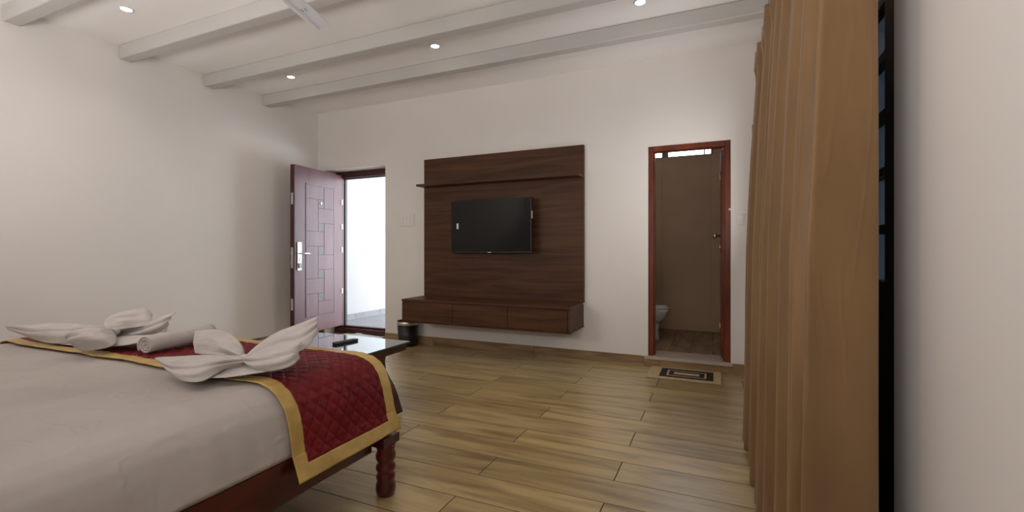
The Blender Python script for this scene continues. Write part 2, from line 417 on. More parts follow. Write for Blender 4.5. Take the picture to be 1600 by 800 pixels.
for z in (.42, 1.70): box('edge_bolt', (LW + .004, LW + .008), (-.045, -.015), (z, z + .14), M['steel'], leaf, T=TL)
lathe('peephole', [(.014, 0), (.014, .006), (.009, .009)], (0, 0, 0), M['chrome'], leaf, n=16, axis='Y', T=TL @ Matrix.Translation((PX1 - .50 * (PX1 - PX0), .0045, 1.755)))
for z in (.55, 1.12, 1.44, 1.78): box('hinge', (-.004, .02), (0, .008), (z, z + .07), M['steel'], leaf, bev=.002, T=TL)

# ------------------------------------------------------------------ bathroom
box('floor_bathroom_slab', (-1.6, .7), (YF2, 6.6), (-.05, .0985), M['grout'], label='base under the bathroom floor tiles', **ST)
fb = bpy.data.objects['floor_bathroom_slab']; fb.name = 'floor_bathroom'; ORI['floor_bathroom'] = ORI['floor_bathroom_slab']
fb['label'] = 'brown wood-look tiled bathroom floor beyond the red door frame'
xw = -1.5; r_ = 0
while xw < .56:
    off = -.6 if r_ % 2 else -.25
    for q in range(3):
        a, b = max(YF2, YF2 + off + .9 * q), min(6.45, YF2 + off + .9 * (q + 1))
        if b - a > .03: plank(xw + .002, xw + .21 - .002, a + .002, b - .002, M['bathfloor'], fb,   .0985, .10)
    xw += .21; r_ += 1
VZ = 2.385
boxes('wall_bathroom', [(-1.7, .7, 6.45, 6.6, .09, VZ), (-1.7, -.90, 6.45, 6.6, VZ, 3.0), (-.04, .7, 6.45, 6.6, VZ, 3.0), (-.90, -.04, 6.45, 6.6, 2.78, 3.0),
                        (-1.7, -1.5, YF2, 6.45, .09, 3.0), (.55, .7, YF2, 6.45, .09, 3.0)], M['bathtile'],
      label='plain grey-brown bathroom walls seen through the red door frame', **ST)
wbth = bpy.data.objects['wall_bathroom']
for xa, xb in ((-1.5, -1.262), (-1.258, -.662), (-.658, -.062), (-.058, .538)):
    for za, zb in ((.10, .948), (.952, 2.088), (2.092, 2.38)):
        box('wall_tile', (xa, xb), (6.444, 6.45), (za, zb), M['bathtile'], wbth, bev=.0015, seg=1)
box('ceiling_bathroom', (-1.7, .7), (YF2, 6.6), (3.0, 3.1), M['ceil'], label='white ceiling of the small bathroom', **ST)
w2 = empty('window_2', (-.47, 6.5, VZ), 'bright glazed ventilator high in the bathroom wall', None, None, 'structure')
boxes('window_frame', [(-.90, -.04, 6.49, 6.54, VZ, VZ + .015), (-.90, -.04, 6.49, 6.54, 2.75, 2.78), (-.90, -.88, 6.49, 6.54, VZ, 2.78), (-.06, -.04, 6.49, 6.54, VZ, 2.78)], M['grey'], w2)
box('mullion', (-.665, -.585), (6.48, 6.55), (VZ, 2.78), M['grey'], w2)
box('mullion', (-.145, -.130), (6.48, 6.55), (VZ, 2.78), M['grey'], w2)
for a, b in ((-.88, -.665), (-.585, -.145), (-.130, -.06)):
    box('pane', (a, b), (6.51, 6.516), (VZ + .015, 2.75), M['vent'], w2)

# bathroom door (door_2)
d2 = empty('door_2', (-.25, 4.78, .1), 'red-brown wooden bathroom door frame with the leaf swung inward', None, None, 'structure')
FW = .048
boxes('door_frame', [(BX0 + .022, BX0 + .022 + FW, 4.725, 4.83, .10, 2.165), (BX1 - .005 - FW, BX1 - .005, 4.725, 4.83, .10, 2.165),
                     (BX0 + .022 + FW, BX1 - .005 - FW, 4.725, 4.83, 2.115, 2.165)], M['redwood'], d2, bev=.004)
boxes('frame_rebate', [(BX1 - .005 - FW - .016, BX1 - .005 - FW, 4.76, 4.83, .10, 2.115), (BX0 + .022 + FW, BX0 + .034 + FW, 4.76, 4.80, .10, 2.115)], M['redwood'], d2)
boxes('reveal_plaster', [(BX0, BX0 + .022, YF + .002, YF2, .1, BZ), (BX0 + .022, BX1 - .005, YF + .002, YF2, 2.165, BZ), (BX1 - .005, BX1, YF + .002, YF2, .1, BZ)], M['wall'], d2)
box('door_sill', (BX0 - .012, BX1 + .012), (YF - .018, YF2), (.07, .10), M['sill'], d2, bev=.003)
lf = box('door_leaf', (.044, .078), (4.835, 5.50), (.115, 2.10), M['redwood'], d2, bev=.003)
lathe('knob', [(.012, 0), (.012, -.03), (.026, -.04), (.03, -.055), (.022, -.07), (.004, -.074)], (.044, 5.44, 1.30), M['steel'], lf, n=20, axis='X')
for z in (.35, 1.12, 1.80): lathe('hinge', [(.008, z), (.008, z + .10)], (.036, 4.842, 0), M['brass'], lf, n=12)
lathe('door_stop', [(.012, 0), (.012, -.012), (.006, -.022)], (.118, 4.725, 1.52), M['white'], d2, n=14, axis='Y')

# toilet
tl = empty('toilet', (-.80, 5.62, .10), 'white ceramic toilet on the brown bathroom floor', 'toilet')
def loft(name, secs, m, parent, n=32, power=2.2, **kw):
    """secs = [(cx, cy, z, rx, ry)...]"""
    bm = bmesh.new(); rings = []
    for cx, cy, z, rx, ry in secs:
        ring = []
        for i in range(n):
            a = 2 * pi * i / n; ca, sa = cos(a), sin(a)
            ring.append(bm.verts.new((cx + rx * math.copysign(abs(ca) ** (2 / power), ca), cy + ry * math.copysign(abs(sa) ** (2 / power), sa), z)))
        rings.append(ring)
    for a, b in zip(rings, rings[1:]):
        for i in range(n): bm.faces.new((a[i], a[(i + 1) % n], b[(i + 1) % n], b[i]))
    bm.faces.new(rings[0]); bm.faces.new(rings[-1])
    return put(name, bm, m, parent, smooth=True, **kw)
tx, ty = -.77, 5.62
loft('pedestal', [(tx - .05, ty, .10, .22, .125), (tx - .05, ty, .12, .215, .12), (tx - .04, ty, .22, .195, .11), (tx - .03, ty, .30, .20, .12)], M['ceramic'], tl)
loft('bowl', [(tx - .03, ty, .28, .19, .115), (tx, ty, .36, .23, .155), (tx + .005, ty, .43, .255, .18), (tx + .005, ty, .468, .262, .187)], M['ceramic'], tl)
loft('seat', [(tx + .005, ty, .470, .268, .192), (tx + .005, ty, .478, .272, .195), (tx + .005, ty, .488, .268, .192)], M['ceramic'], tl)
loft('lid', [(tx - .005, ty, .491, .262, .188), (tx - .005, ty, .503, .258, .185), (tx - .005, ty, .510, .23, .16)], M['ceramic'], tl)
loft('tank', [(tx - .38, ty, .30, .10, .19), (tx - .38, ty, .50, .105, .2), (tx - .38, ty, .84, .11, .205)], M['ceramic'], tl, power=6)
loft('tank_lid', [(tx - .38, ty, .84, .115, .21), (tx - .38, ty, .865, .115, .21), (tx - .38, ty, .875, .10, .195)], M['ceramic'], tl, power=6)

# ------------------------------------------------------------------ window with black frame (window_1)
w1 = empty('window_1', (XR + .02, 2.2, 0), 'tall black-framed window with horizontal bars behind the tan curtain', None, None, 'structure')
boxes('window_frame', [(XR + .008, XR + .09, WY0, WY0 + .095, 0, WZ1), (XR + .008, XR + .09, WY1 - .095, WY1, 0, WZ1),
                       (XR + .008, XR + .09, WY0 + .095, WY1 - .095, WZ1 - .08, WZ1), (XR + .008, XR + .09, WY0 + .095, WY1 - .095, 0, .08),
                       (XR + .008, XR + .09, 2.14, 2.24, .08, WZ1 - .08), (XR + .008, XR + .09, 3.15, 3.25, .08, WZ1 - .08)], M['winblack'], w1, bev=.004)
zs = [1.045 + .1415 * i for i in range(8)]
for i, z in enumerate(zs[:-1]):
    box('glazing_bar', (XR + .016, XR + .045), (WY0 + .095, WY1 - .095), (z - .012 - (.02 if i == 0 else 0), z + .010), M['winblack'], w1)
for y0, y1 in ((WY0 + .095, 2.14), (2.24, 3.15), (3.25, WY1 - .095)):
    for i in range(len(zs) - 1):
        box('pane', (XR + .038, XR + .044), (y0, y1), (zs[i] + .010, min(zs[i + 1] - .012, WZ1 - .08)), M['pane'], w1)
    box('lower_panel', (XR + .03, XR + .06), (y0, y1), (.08, 1.013), M['winblack'], w1)

sash = boxes('open_sash', [(XR - .088, XR + .006, 4.245, 4.275, 1.06, 1.10), (XR - .088, XR + .006, 4.245, 4.275, 2.13, 2.17), (XR - .088, XR - .068, 4.245, 4.275, 1.10, 2.13), (XR - .014, XR + .006, 4.245, 4.275, 1.10, 2.13)], M['winblack'], w1)
box('pane', (XR - .068, XR - .014), (4.257, 4.262), (1.10, 2.13), M['pane'], sash)
# unseen windows added behind the camera, openings for the fill lights
w3 = empty('added_window_3', (-.62, YB - .08, .9), 'unseen white window frame added behind the camera for a fill light', None, None, 'structure')
boxes('window_frame', [(-1.22, -1.18, YB - .12, YB - .04, .9, 2.2), (-.06, -.02, YB - .12, YB - .04, .9, 2.2), (-1.18, -.06, YB - .12, YB - .04, .9, .94), (-1.18, -.06, YB - .12, YB - .04, 2.16, 2.2)], M['white'], w3)

box('sky_blocker', (-1.22, -.02), (YB - .15, YB - .125), (.9, 2.2), M['white'], w3)  # added opaque board, keeps sky light out of the opening
w4 = empty('added_window_4', (-3.25, YB - .08, 1.15), 'unseen white window frame added above the bed head for a fill light', None, None, 'structure')  # second added window, invented to go with the uplight
boxes('window_frame', [(-4.15, -4.11, YB - .12, YB - .04, 1.15, 2.05), (-2.39, -2.35, YB - .12, YB - .04, 1.15, 2.05), (-4.11, -2.39, YB - .12, YB - .04, 1.15, 1.19), (-4.11, -2.39, YB - .12, YB - .04, 2.01, 2.05)], M['white'], w4)

box('sky_blocker', (-4.15, -2.35), (YB - .15, YB - .125), (1.15, 2.05), M['white'], w4)  # added board here too, blocks the sky behind the uplight

# ------------------------------------------------------------------ curtain
cur = empty('curtain', (.20, 1.9, .03), 'long tan satin curtain with deep folds hanging over the black window', 'curtain')
rng = random.Random(3)
def front(z):
    t = [(0.03, .143), (.5, .151), (1.13, .162), (1.7, .188), (2.25, .222)]
    for (a, fa), (b, fb_) in zip(t, t[1:]):
        if z <= b: 
            k_ = max(0, (z - a) / (b - a)); return fa + (fb_ - fa) * k_
    return t[-1][1]
sec = []                    # (Y, depth 0 front..1 back, pleat index)
sec += [(1.118, 1.42), (1.108, 1.44), (1.100, 1.36), (1.085, 1.0), (1.07, .6), (1.058, .25), (1.052, .06), (1.056, .0), (1.075, .08), (1.095, .4), (1.11, .8), (1.13, .95)]
fronts = [1.205, 1.315, 1.475, 1.64, 1.80, 2.02, 2.26, 2.44, 2.66, 2.86, 3.00]
prev = 1.14
for q, yf in enumerate(fronts):
    nxt = fronts[q + 1] if q + 1 < len(fronts) else yf + .12
    g0, g1 = yf - prev, nxt - yf
    a = (0, .10, 0, .22, .02, 0, .12, .0, .10, .0, .0)[q]
    w = min(.05, g0 * .4, g1 * .4)
    sec += [(yf - w, .55 + a * .4), (yf - w * .5, .16 + a), (yf - w * .15, .01 + a), (yf + w * .25, .03 + a), (yf + w * .7, .30 + a * .7), (yf + w * 1.0, .75), ((yf + nxt) / 2, 1.0 - .12 * (q % 2)), (nxt - min(.05, g1 * .4) * 1.15, .85)]
    prev = yf
def crom(P, t):
    n = len(P) - 1; i = min(int(t * n), n - 1); f = t * n - i
    p0, p1, p2, p3 = P[max(i - 1, 0)], P[i], P[i + 1], P[min(i + 2, n)]
    return tuple(.5 * ((2 * b) + (-a + c) * f + (2 * a - 5 * b + 4 * c - d) * f * f + (-a + 3 * b - 3 * c + d) * f ** 3) for a, b, c, d in zip(p0, p1, p2, p3))
NSEC = len(sec) - 1
def cur_pt(u, v):
    Y, d = crom(sec, u)
    z = .03 + v * 2.22
    dep = .115 - .06 * v
    n1 = noise.noise(Vector((Y * 5.0, z * .9, 3.1)))
    n2 = noise.noise(Vector((Y * 9.0, z * 3.0, 8.1)))
    X = (front(z) + d * dep if u > 11.5 / NSEC else front(z) + (.287 - front(z)) * d / 1.44) + .007 * n1 * (1 - v * .6) + .002 * n2
    Yo = Y + .018 * noise.noise(Vector((Y * 3.0, z * .7, 5.5))) * (1 - v) * (0 if Y < 1.13 else 1)
    zz = z
    if z > 2.13 and u > 11.5 / NSEC: X -= .014 * (1 - min(1, d * 1.4)) * min(1, (z - 2.13) / .03)
    if v > .999: zz += .028 * (1 - min(1, d * 1.2)) + .008 * n2
    return Vector((X, Yo, zz))
c_o = grid('cloth', cur_pt, len(sec) * 5, 60, M['curtain'], cur)
solid(c_o, .0025, 0)
box('heading_tape', (.298, .302), (1.12, 3.06), (2.16, 2.25), M['curtain'], cur)
# curtain rod
rod = empty('curtain_rod', (.325, 1.9, 2.22), 'dark thin curtain rod fixed above the black window', 'curtain rod')
tube('pole', [(.318, 1.05, 2.225), (.318, 3.20, 2.225)], .011, M['winblack'], rod)
for yy in (1.04, 3.20): lathe('finial', [(.004, -.03), (.018, -.015), (.02, 0), (.018, .015), (.004, .03)], (.318, yy, 2.225), M['winblack'], rod, axis='Y', n=16)
for yy in (1.09, 3.14): box('bracket', (.318, XR), (yy - .008, yy + .008), (2.215, 2.235), M['winblack'], rod)

# ------------------------------------------------------------------ television unit
tvu = empty('television_unit', (-2.24, 4.66, .355), 'wall-mounted dark walnut television unit with panel, ledge and three drawers', 'tv unit')
box('back_panel', (-3.225, -1.252), (4.655, YF), (.60, 2.238), M['walnut'], tvu, bev=.002)
box('ledge', (-3.222, -1.256), (4.485, 4.655), (1.895, 1.918), M['walnut'], tvu, bev=.002)
box('console_body', (-3.20, -1.263), (4.205, YF), (.36, .578), M['walnut'], tvu, bev=.0015)
box('console_top', (-3.205, -1.258), (4.19, 4.655), (.578, .602), M['walnut'], tvu, bev=.002)
box('console_base', (-3.205, -1.258), (4.20, YF), (.345, .36), M['walnut'], tvu, bev=.002)
xs = [-3.20, -2.545, -1.907, -1.285]
for a, b in zip(xs, xs[1:]):
    box('drawer_front', (a + .0022, b - .0022), (4.190, 4.2049), (.363, .572), M['walnut'], tvu, bev=.002)
box('end_strip', (-1.283, -1.263), (4.192, 4.2049), (.363, .576), M['walnut'], tvu, bev=.002)

# television: slightly turned on its bracket
tv = empty('television', (-2.29, 4.55, 1.11), 'black flat television hung on the walnut panel', 'television')
TT = Matrix.Translation((-2.288, 4.545, 1.41)) @ Matrix.Rotation(radians(-4.6), 4, 'Z')
tvb = box('body', (-.515, .515), (0, .035), (-.298, .298), M['black'], tv, bev=.006, T=TT)
box('screen', (-.507, .507), (-.002, .002), (-.280, .290), M['blackgloss'], tv, T=TT)
box('rear_housing', (-.36, .36), (.034, .065), (-.22, .16), M['black'], tv, bev=.01, T=TT)
box('logo', (-.022, .022), (-.003, .0), (-.2935, -.2855), M['steel'], tvb, T=TT)
box('sticker', (-.438, -.412), (-.0035, -.001), (-.022, .042), M['white'], tvb, T=TT)
box('side_label', (.5145, .517), (.008, .026), (.07, .15), M['white'], tvb, T=TT)
box('wall_bracket', (-2.36, -2.20), (4.605, 4.655), (1.32, 1.48), M['black'], tv)

# ------------------------------------------------------------------ wall plates
def plate(name, x0, x1, z0, z1, n, label):
    p = empty(name, ((x0 + x1) / 2, YF, z0), label, 'switch plate')
    box('face_plate', (x0, x1), (YF - .010, YF), (z0, z1), M['white'], p, bev=.003)
    w = (x1 - x0 - .02) / n
    for i in range(n):
        box('switch', (x0 + .01 + w * i + .003, x0 + .01 + w * (i + 1) - .003), (YF - .015, YF - .0095), (z0 + .03, z1 - .03), M['white'], p, bev=.002)
    return p
plate('switch_plate', -3.615, -3.395, 1.445, 1.605, 4, 'wide white switch plate on the wall between entrance and television panel')
plate('switch_plate', .215, .345, 1.47, 1.61, 2, 'white switch plate on the wall between bathroom frame and curtain, upper one')
plate('switch_plate', .175, .235, 1.375, 1.462, 1, 'small white switch plate under another beside the bathroom frame')

# ------------------------------------------------------------------ downlights
def downlight(x, y, lab):
    d = empty('ceiling_downlight', (x, y, ZC), lab, 'downlight', 'recessed ceiling downlights')
    lathe('trim_ring', [(.047, 0), (.047, -.004), (.043, -.008), (.036, -.004), (.036, -.001)], (x, y, ZC), M['white'], d, n=28)
    lathe('lens', [(.035, -.0015), (.035, -.0045)], (x, y, ZC), M['lamp'], d, n=24)
    l = area('downlight_glow', (x, y, ZC - .012), (0, 0, 0), .08, .08, 1.6, (1.0, .93, .86), '', 'DISK')
    l.data.spread = radians(128)
    l.parent = d; l.location = (0, 0, -.012)
labs = {}
for X in (-4.2, -2.36, -.525):
    for Y in (2.06, 3.58):
        where = {-4.2: 'nearest the bed-side wall', -2.36: 'midway across the ceiling', -.525: 'nearest the curtained window'}[X]
        bay = {.55: 'in the bay over the bed head', 2.06: 'in the bay over the bed foot', 3.58: 'in the bay before the last beam'}[Y]
        downlight(X, Y, 'small round lit downlight %s, %s' % (bay, where))

# ------------------------------------------------------------------ ceiling fan
fanc = Vector((-2.262, 1.733, 2.65))
fan = empty('ceiling_fan', (fanc.x, fanc.y, ZC), 'pale grey-white ceiling fan with long ridged blades', 'ceiling fan')
lathe('canopy', [(.06, ZC), (.06, ZC - .03), (.03, ZC - .07), (.014, ZC - .075)], (fanc.x, fanc.y, 0), M['fan'], fan)
lathe('down_rod', [(.012, ZC - .07), (.012, 2.72)], (fanc.x, fanc.y, 0), M['fan'], fan, n=14)
lathe('motor', [(.02, 2.74), (.07, 2.73), (.105, 2.70), (.11, 2.66), (.10, 2.63), (.05, 2.605), (.01, 2.60)], (fanc.x, fanc.y, 0), M['fan'], fan)
base_a = atan2(.963, -.268)
for q in range(3):
    a = base_a + q * 2 * pi / 3
    TB = Matrix.Translation(fanc) @ Matrix.Rotation(a, 4, 'Z') @ Matrix.Rotation(radians(-11), 4, 'X')
    prof = [(-.054, .0), (-.050, .009), (-.036, .009), (-.030, .0), (.030, .0), (.036, .007), (.050, .007), (.054, .0)]
    def bl_pt(u, v, prof=prof, TB=TB):
        i = min(int(v * 7 + 1e-6), 7); y_, z_ = prof[i]
        x_ = .14 + u * .48 + (.012 if u > .999 and (i in (1, 2, 5, 6)) else 0)
        return TB @ Vector((x_, y_ * (1.06 - .06 * u), -z_))
    b_ = grid('blade', bl_pt, 8, 7, M['fan'], fan, smooth=False); solid(b_, .004, 0)
    box('blade_arm', (.08, .19), (-.02, .02), (.002, .008), M['fan'], b_, T=TB, bev=.002)
    for sx in (.165, .182):
        for sy in (-.012, .012): lathe('screw', [(.004, -.006), (.004, 0)], (0, 0, 0), M['grey'], b_, n=8, T=TB @ Matrix.Translation((sx + .22, sy, 0)))

# ------------------------------------------------------------------ bed
BC = -2.63
bed = empty('bed', (BC, .7, 0), 'dark mahogany bed frame with turned bun legs under the white mattress', 'bed')
def mx(x): return 2 * BC - x
for sgn in (1, -1):
    f = (lambda x: x) if sgn == 1 else mx
    a, b = sorted((f(-1.434), f(-1.470)))
    box('side_rail', (a, b), (-.46, 1.66), (.214, .366), M['mahogany'], bed, bev=.004)
    for yy in (1.72, -.44):
        lx = f(-1.405)
        lg = lathe('leg', [(.030, 0), (.040, .006), (.046, .03), (.044, .055), (.038, .068), (.043, .082), (.044, .092), (.037, .104), (.036, .110), (.044, .122), (.045, .136), (.036, .150), (.036, .156),
                      (.045, .172), (.046, .19), (.038, .208), (.042, .22), (.043, .237)], (lx, yy, 0), M['mahogany'], bed, n=32)
        zt = .277 if yy > 0 else .60
        xa, xb_ = sorted((f(-1.465), f(-1.368))); xc, xd = sorted((f(-1.472), f(-1.416)))
        boxes('leg_block', [(xa, xb_, yy - .058, yy + .056, .236, zt), (xc, xd, yy - .055, yy + .054, zt - .01, zt + .06)], M['mahogany'], lg, bev=.004)
box('foot_rail', (mx(-1.477), -1.477), (1.72, 1.77), (.228, .372), M['mahogany'], bed, bev=.004)
box('mattress_deck', (mx(-1.471), -1.471), (-.40, 1.719), (.34, .360), M['mahogany'], bed)
# headboard with arched top
def arch(u, v):
    x = mx(-1.36) + u * ((-1.36) - mx(-1.36))
    top = .88 + .24 * sin(pi * u) ** .8
    return Vector((x, -.50, .20 + v * (top - .20)))
hb = grid('headboard', arch, 40, 4, M['mahogany'], bed); solid(hb, .06, 0)

# mattress / runner cross-section: distance s outward from the top edge start
PROF = [(-1.66, .625), (-1.60, .623), (-1.548, .612), (-1.50, .586), (-1.465, .545), (-1.444, .49), (-1.430, .43), (-1.418, .37), (-1.400, .325), (-1.382, .282)]
half = []
for i in range(9):                                   # flat top from centre to the corner
    half.append((BC + (-1.66 - BC) * i / 9, .625))
half += PROF
sl = [0.0]
for a, b in zip(half, half[1:]): sl.append(sl[-1] + sqrt((a[0] - b[0]) ** 2 + (a[1] - b[1]) ** 2))
STOT = sl[-1]
def prof_at(s):
    """s signed distance from bed centre along the cross-section -> point, outward normal"""
    sg = 1 if s >= 0 else -1; s = min(abs(s), STOT - 1e-6)
    i = max(k_ for k_ in range(len(sl)) if sl[k_] <= s); i = min(i, len(sl) - 2)
    t = (s - sl[i]) / (sl[i + 1] - sl[i])
    q = [half[max(i - 1, 0)], half[i], half[i + 1], half[min(i + 2, len(half) - 1)]]
    def c(f): 
        a, b, c_, d = (p[f] for p in q)
        return b + (c_ - b) * t
    x, z = c(0), c(1)
    dx, dz = half[i + 1][0] - half[i][0], half[i + 1][1] - half[i][1]
    # smooth the tangent
    j = i + 1 if t > .5 else i - 1
    if 0 <= j < len(half) - 1:
        ex_, ez_ = half[j + 1][0] - half[j][0], half[j + 1][1] - half[j][1]
        l1, l2 = sqrt(dx * dx + dz * dz), sqrt(ex_ * ex_ + ez_ * ez_)
        w = abs(t - .5)
        dx, dz = dx / l1 * (1 - w) + ex_ / l2 * w, dz / l1 * (1 - w) + ez_ / l2 * w
    ln = sqrt(dx * dx + dz * dz); nx, nz = -dz / ln, dx / ln
    if sg < 0: x = mx(x); nx = -nx
    return Vector((x, 0, z)), Vector((nx, 0, nz))
def wrink(s, Y):
    a = abs(s)
    top = max(0.0, min(1.0, (sl[9] + .05 - a) / .15))
    side = 1 - top
    w = .010 * noise.noise(Vector((s * 1.6 + Y * 1.1, Y * 3.2 - s, 1.3))) * top
    w += .005 * noise.noise(Vector((s * 3 + Y * 4, Y * 9 - s * 4, 7.3))) * top
    w -= .004 * max(0, 1 - 7 * abs(noise.noise(Vector((s * 2.3 + Y * 1.5, Y * 2.2 - s, 3.7))))) * (top * .6 + .4)
    w += side * (.007 * noise.noise(Vector((a * 2.0, Y * 13.0, 4.2))) + .004 * noise.noise(Vector((a * 4 + Y * 5, Y * 5 - a * 6, 9.2))))
    return w
SM = sl[9 + 7] - .004                                # sheet stops at the rail
MY0, MY1, MR = -.42, 1.832, .055
def mat_pt(u, v):
    s = (u * 2 - 1) * SM
    Y = MY0 + v * (MY1 - MY0)
    d = min(Y - MY0, MY1 - Y)
    off = 0.0
    if d < MR: off = MR - sqrt(max(0, MR * MR - (MR - d) ** 2))
    p, n = prof_at(s)
    p = p - n * (.012 + off) + n * wrink(s, Y) * (1 if off < .02 else .3)
    p.y = Y; p.z = max(p.z, .362)
    return p
bm = bmesh.new(); NU, ys_ = 190, [0, .002, .006, .012, .02] + [.025 + (.95) * i / 120 for i in range(121)] + [.98, .988, .994, .998, 1]
vs = [[bm.verts.new(mat_pt(i / NU, v)) for v in ys_] for i in range(NU + 1)]
for i in range(NU):
    for j in range(len(ys_) - 1): bm.faces.new((vs[i][j], vs[i + 1][j], vs[i + 1][j + 1], vs[i][j + 1]))
for j in (0, -1): bm.faces.new([vs[i][j] for i in range(NU + 1)])
bm.faces.new([vs[0][j] for j in range(len(ys_))] + [vs[NU][j] for j in range(len(ys_) - 1, -1, -1)])
mt = put('mattress', bm, M['sheet'], None, smooth=True, label='thick mattress in a creased white sheet on the mahogany bed', cat='mattress')
for p in mt.data.polygons:
    if len(p.vertices) > 4: p.use_smooth = False

# quilted runner
RY0, RY1 = 1.212, 1.795
runner = empty('bed_runner', (BC, 1.5, .28), 'quilted crimson bed runner with gold satin border across the bed foot', 'bed runner')
BW = .056
NS, NY = 660, 110
def run_pt(u, v):
    s = (u * 2 - 1) * (STOT - .001); Y = RY0 + v * (RY1 - RY0)
    e = min(STOT - abs(s), Y - RY0, RY1 - Y)
    p, n = prof_at(s)
    h = 0.0
    if e > BW:
        a, b = s / .074, Y / .0605
        m_ = min(abs((a + b + .5) % 1.0 - .5), abs((a - b + .5) % 1.0 - .5)) * 2
        h = .0068 * (1 - (1 - m_) ** 4.0) - .0015
        h *= min(1, (e - BW) / .012 + .15)
    else:
        h = .0025 + .0016 * noise.noise(Vector((s * 22, Y * 22, 2.2))) - (.002 if e < .004 else 0)
    wav = .010 * noise.noise(Vector((s * 1.3, 4.4, .7))) + .004 * noise.noise(Vector((s * 5, 1.4, .7)))
    p = p + n * (h + .0015 + max(wrink(s, Y), -.004) * (1 if e > .01 else .9) + .002)
    if abs(s) > sl[-3]: p = p + n * .004 * sin(Y * 21)
    p.y = Y + wav * (1 - v) 
    return p
def is_border(u, v):
    s = (u * 2 - 1) * STOT; Y = RY0 + v * (RY1 - RY0)
    return min(STOT - abs(s), Y - RY0, RY1 - Y) < BW
q_ = grid('quilted_panel', run_pt, NS, NY, M['quilt'], runner, keep=lambda u, v: not is_border(u, v))
g_ = grid('satin_border', run_pt, NS, NY, M['gold'], runner, keep=is_border)
solid(g_, .004, -1); solid(q_, .003, -1)
g_['label'] = 'gold satin border'

# ------------------------------------------------------------------ towels
def cr3(P, t):
    return Vector(crom([tuple(p) for p in P], t))
def wing(parent, A, B, bulge, name='wing', nu=30, nv=26, wr=.010, seed=0, th=.0055, push=None, fold=0.0, dy=0.0):
    """cloth between edge A and edge B, each a list of (px, py, Y) seen in the photograph; the towel's own depth is in Y"""
    def on_bed(p):                                   # no point of the towel may sink below the runner's top
        q = atY(p[0], p[1], p[2] + dy)
        if q.z < .643: q = Vector((0, 0, CAM_H)) + (q - Vector((0, 0, CAM_H))) * ((CAM_H - .643) / (CAM_H - q.z))
        return q
    PA = [on_bed(p) for p in A]; PB = [on_bed(p) for p in B]
    push = Vector(push or (.35, -.85, .35)).normalized()
    def fn(u, v):
        a, b = cr3(PA, u), cr3(PB, u)
        w = sin(pi * v) ** .8
        p = a.lerp(b, v) + push * bulge * w * (.35 + .65 * sin(pi * min(1, u * 1.05)) ** .7)
        c = noise.noise(Vector((u * 2.2 + seed, v * 5.0, seed * 1.7))) + .5 * noise.noise(Vector((u * 4 + seed, v * 11.0, seed)))
        p += push * c * wr * sin(pi * v) ** .3
        ph = 2.2 * noise.noise(Vector((seed * 3.1, u * 1.3, v * 1.1)))
        p += push * fold * 1.9 * sin(v * pi * 5 + ph * 2 + seed) * sin(pi * v) ** .5 * (1 - u * .35)
        p.z = max(p.z, .640)
        return p
    o = grid(name, fn, nu, nv, M['towel'], parent)
    solid(o, th, 0, 1)
    return o
# towel bow nearer the far corner of the bed
t1 = empty('folded_towel', (-3.2, 1.5, .635), 'white towel folded into a four-winged bow near the wall side of the bed', 'towel', 'towels on the bed runner')
DY1 = -.115
wing(t1, [(180, 514, 1.52), (150, 511, 1.49), (108, 507, 1.46), (50, 510, 1.39), (12, 513, 1.31)],
         [(180, 522, 1.47), (140, 533, 1.43), (85, 537, 1.39), (55, 531, 1.36), (13, 515, 1.305)], .050, seed=1, fold=.005, dy=DY1, push=(.2, -.6, .75))
wing(t1, [(180, 516, 1.46), (160, 513, 1.40), (135, 514, 1.35), (115, 519, 1.32), (107, 528, 1.31)],
         [(181, 524, 1.44), (178, 539, 1.37), (150, 547, 1.33), (125, 547, 1.32), (110, 536, 1.31)], .060, seed=2, fold=.006, dy=DY1, push=(.3, -.7, .6))
wing(t1, [(178, 518, 1.47), (163, 506, 1.49), (172, 495, 1.53), (190, 488, 1.56), (212, 484, 1.58), (228, 482, 1.60), (239, 492, 1.61)],
         [(181, 521, 1.46), (182, 518, 1.47), (188, 515, 1.48), (200, 513, 1.50), (218, 511, 1.52), (233, 507, 1.55), (240, 502, 1.58)], .035, seed=3, fold=.004, dy=DY1)
wing(t1, [(180, 518, 1.48), (205, 512, 1.49), (232, 503, 1.50), (256, 494, 1.51), (274, 488, 1.51)],
         [(184, 526, 1.46), (205, 532, 1.45), (232, 531, 1.46), (256, 524, 1.49), (262, 510, 1.50)], .030, seed=4, fold=.005, dy=DY1 + .075)
wing(t1, [(100, 527, 1.50), (140, 526, 1.50), (190, 525, 1.50), (240, 524, 1.52), (252, 526, 1.53)],
         [(92, 537, 1.42), (130, 541, 1.40), (185, 541, 1.40), (225, 534, 1.45), (250, 530, 1.50)], .012, name='base_fold', seed=5, dy=DY1)
kc = atY(180, 518, 1.465 + DY1)
def knot(parent, c, rx, rz):
    bm = bmesh.new(); bmesh.ops.create_uvsphere(bm, u_segments=20, v_segments=12, radius=1)
    for v in bm.verts:
        w = 1 + .12 * noise.noise(v.co * 2.3)
        v.co = Vector(c) + Vector((v.co.x * rx * w, v.co.y * rx * w, v.co.z * rz * w))
    put('knot', bm, M['towel'], parent, smooth=True)
knot(t1, kc, .022, .020)
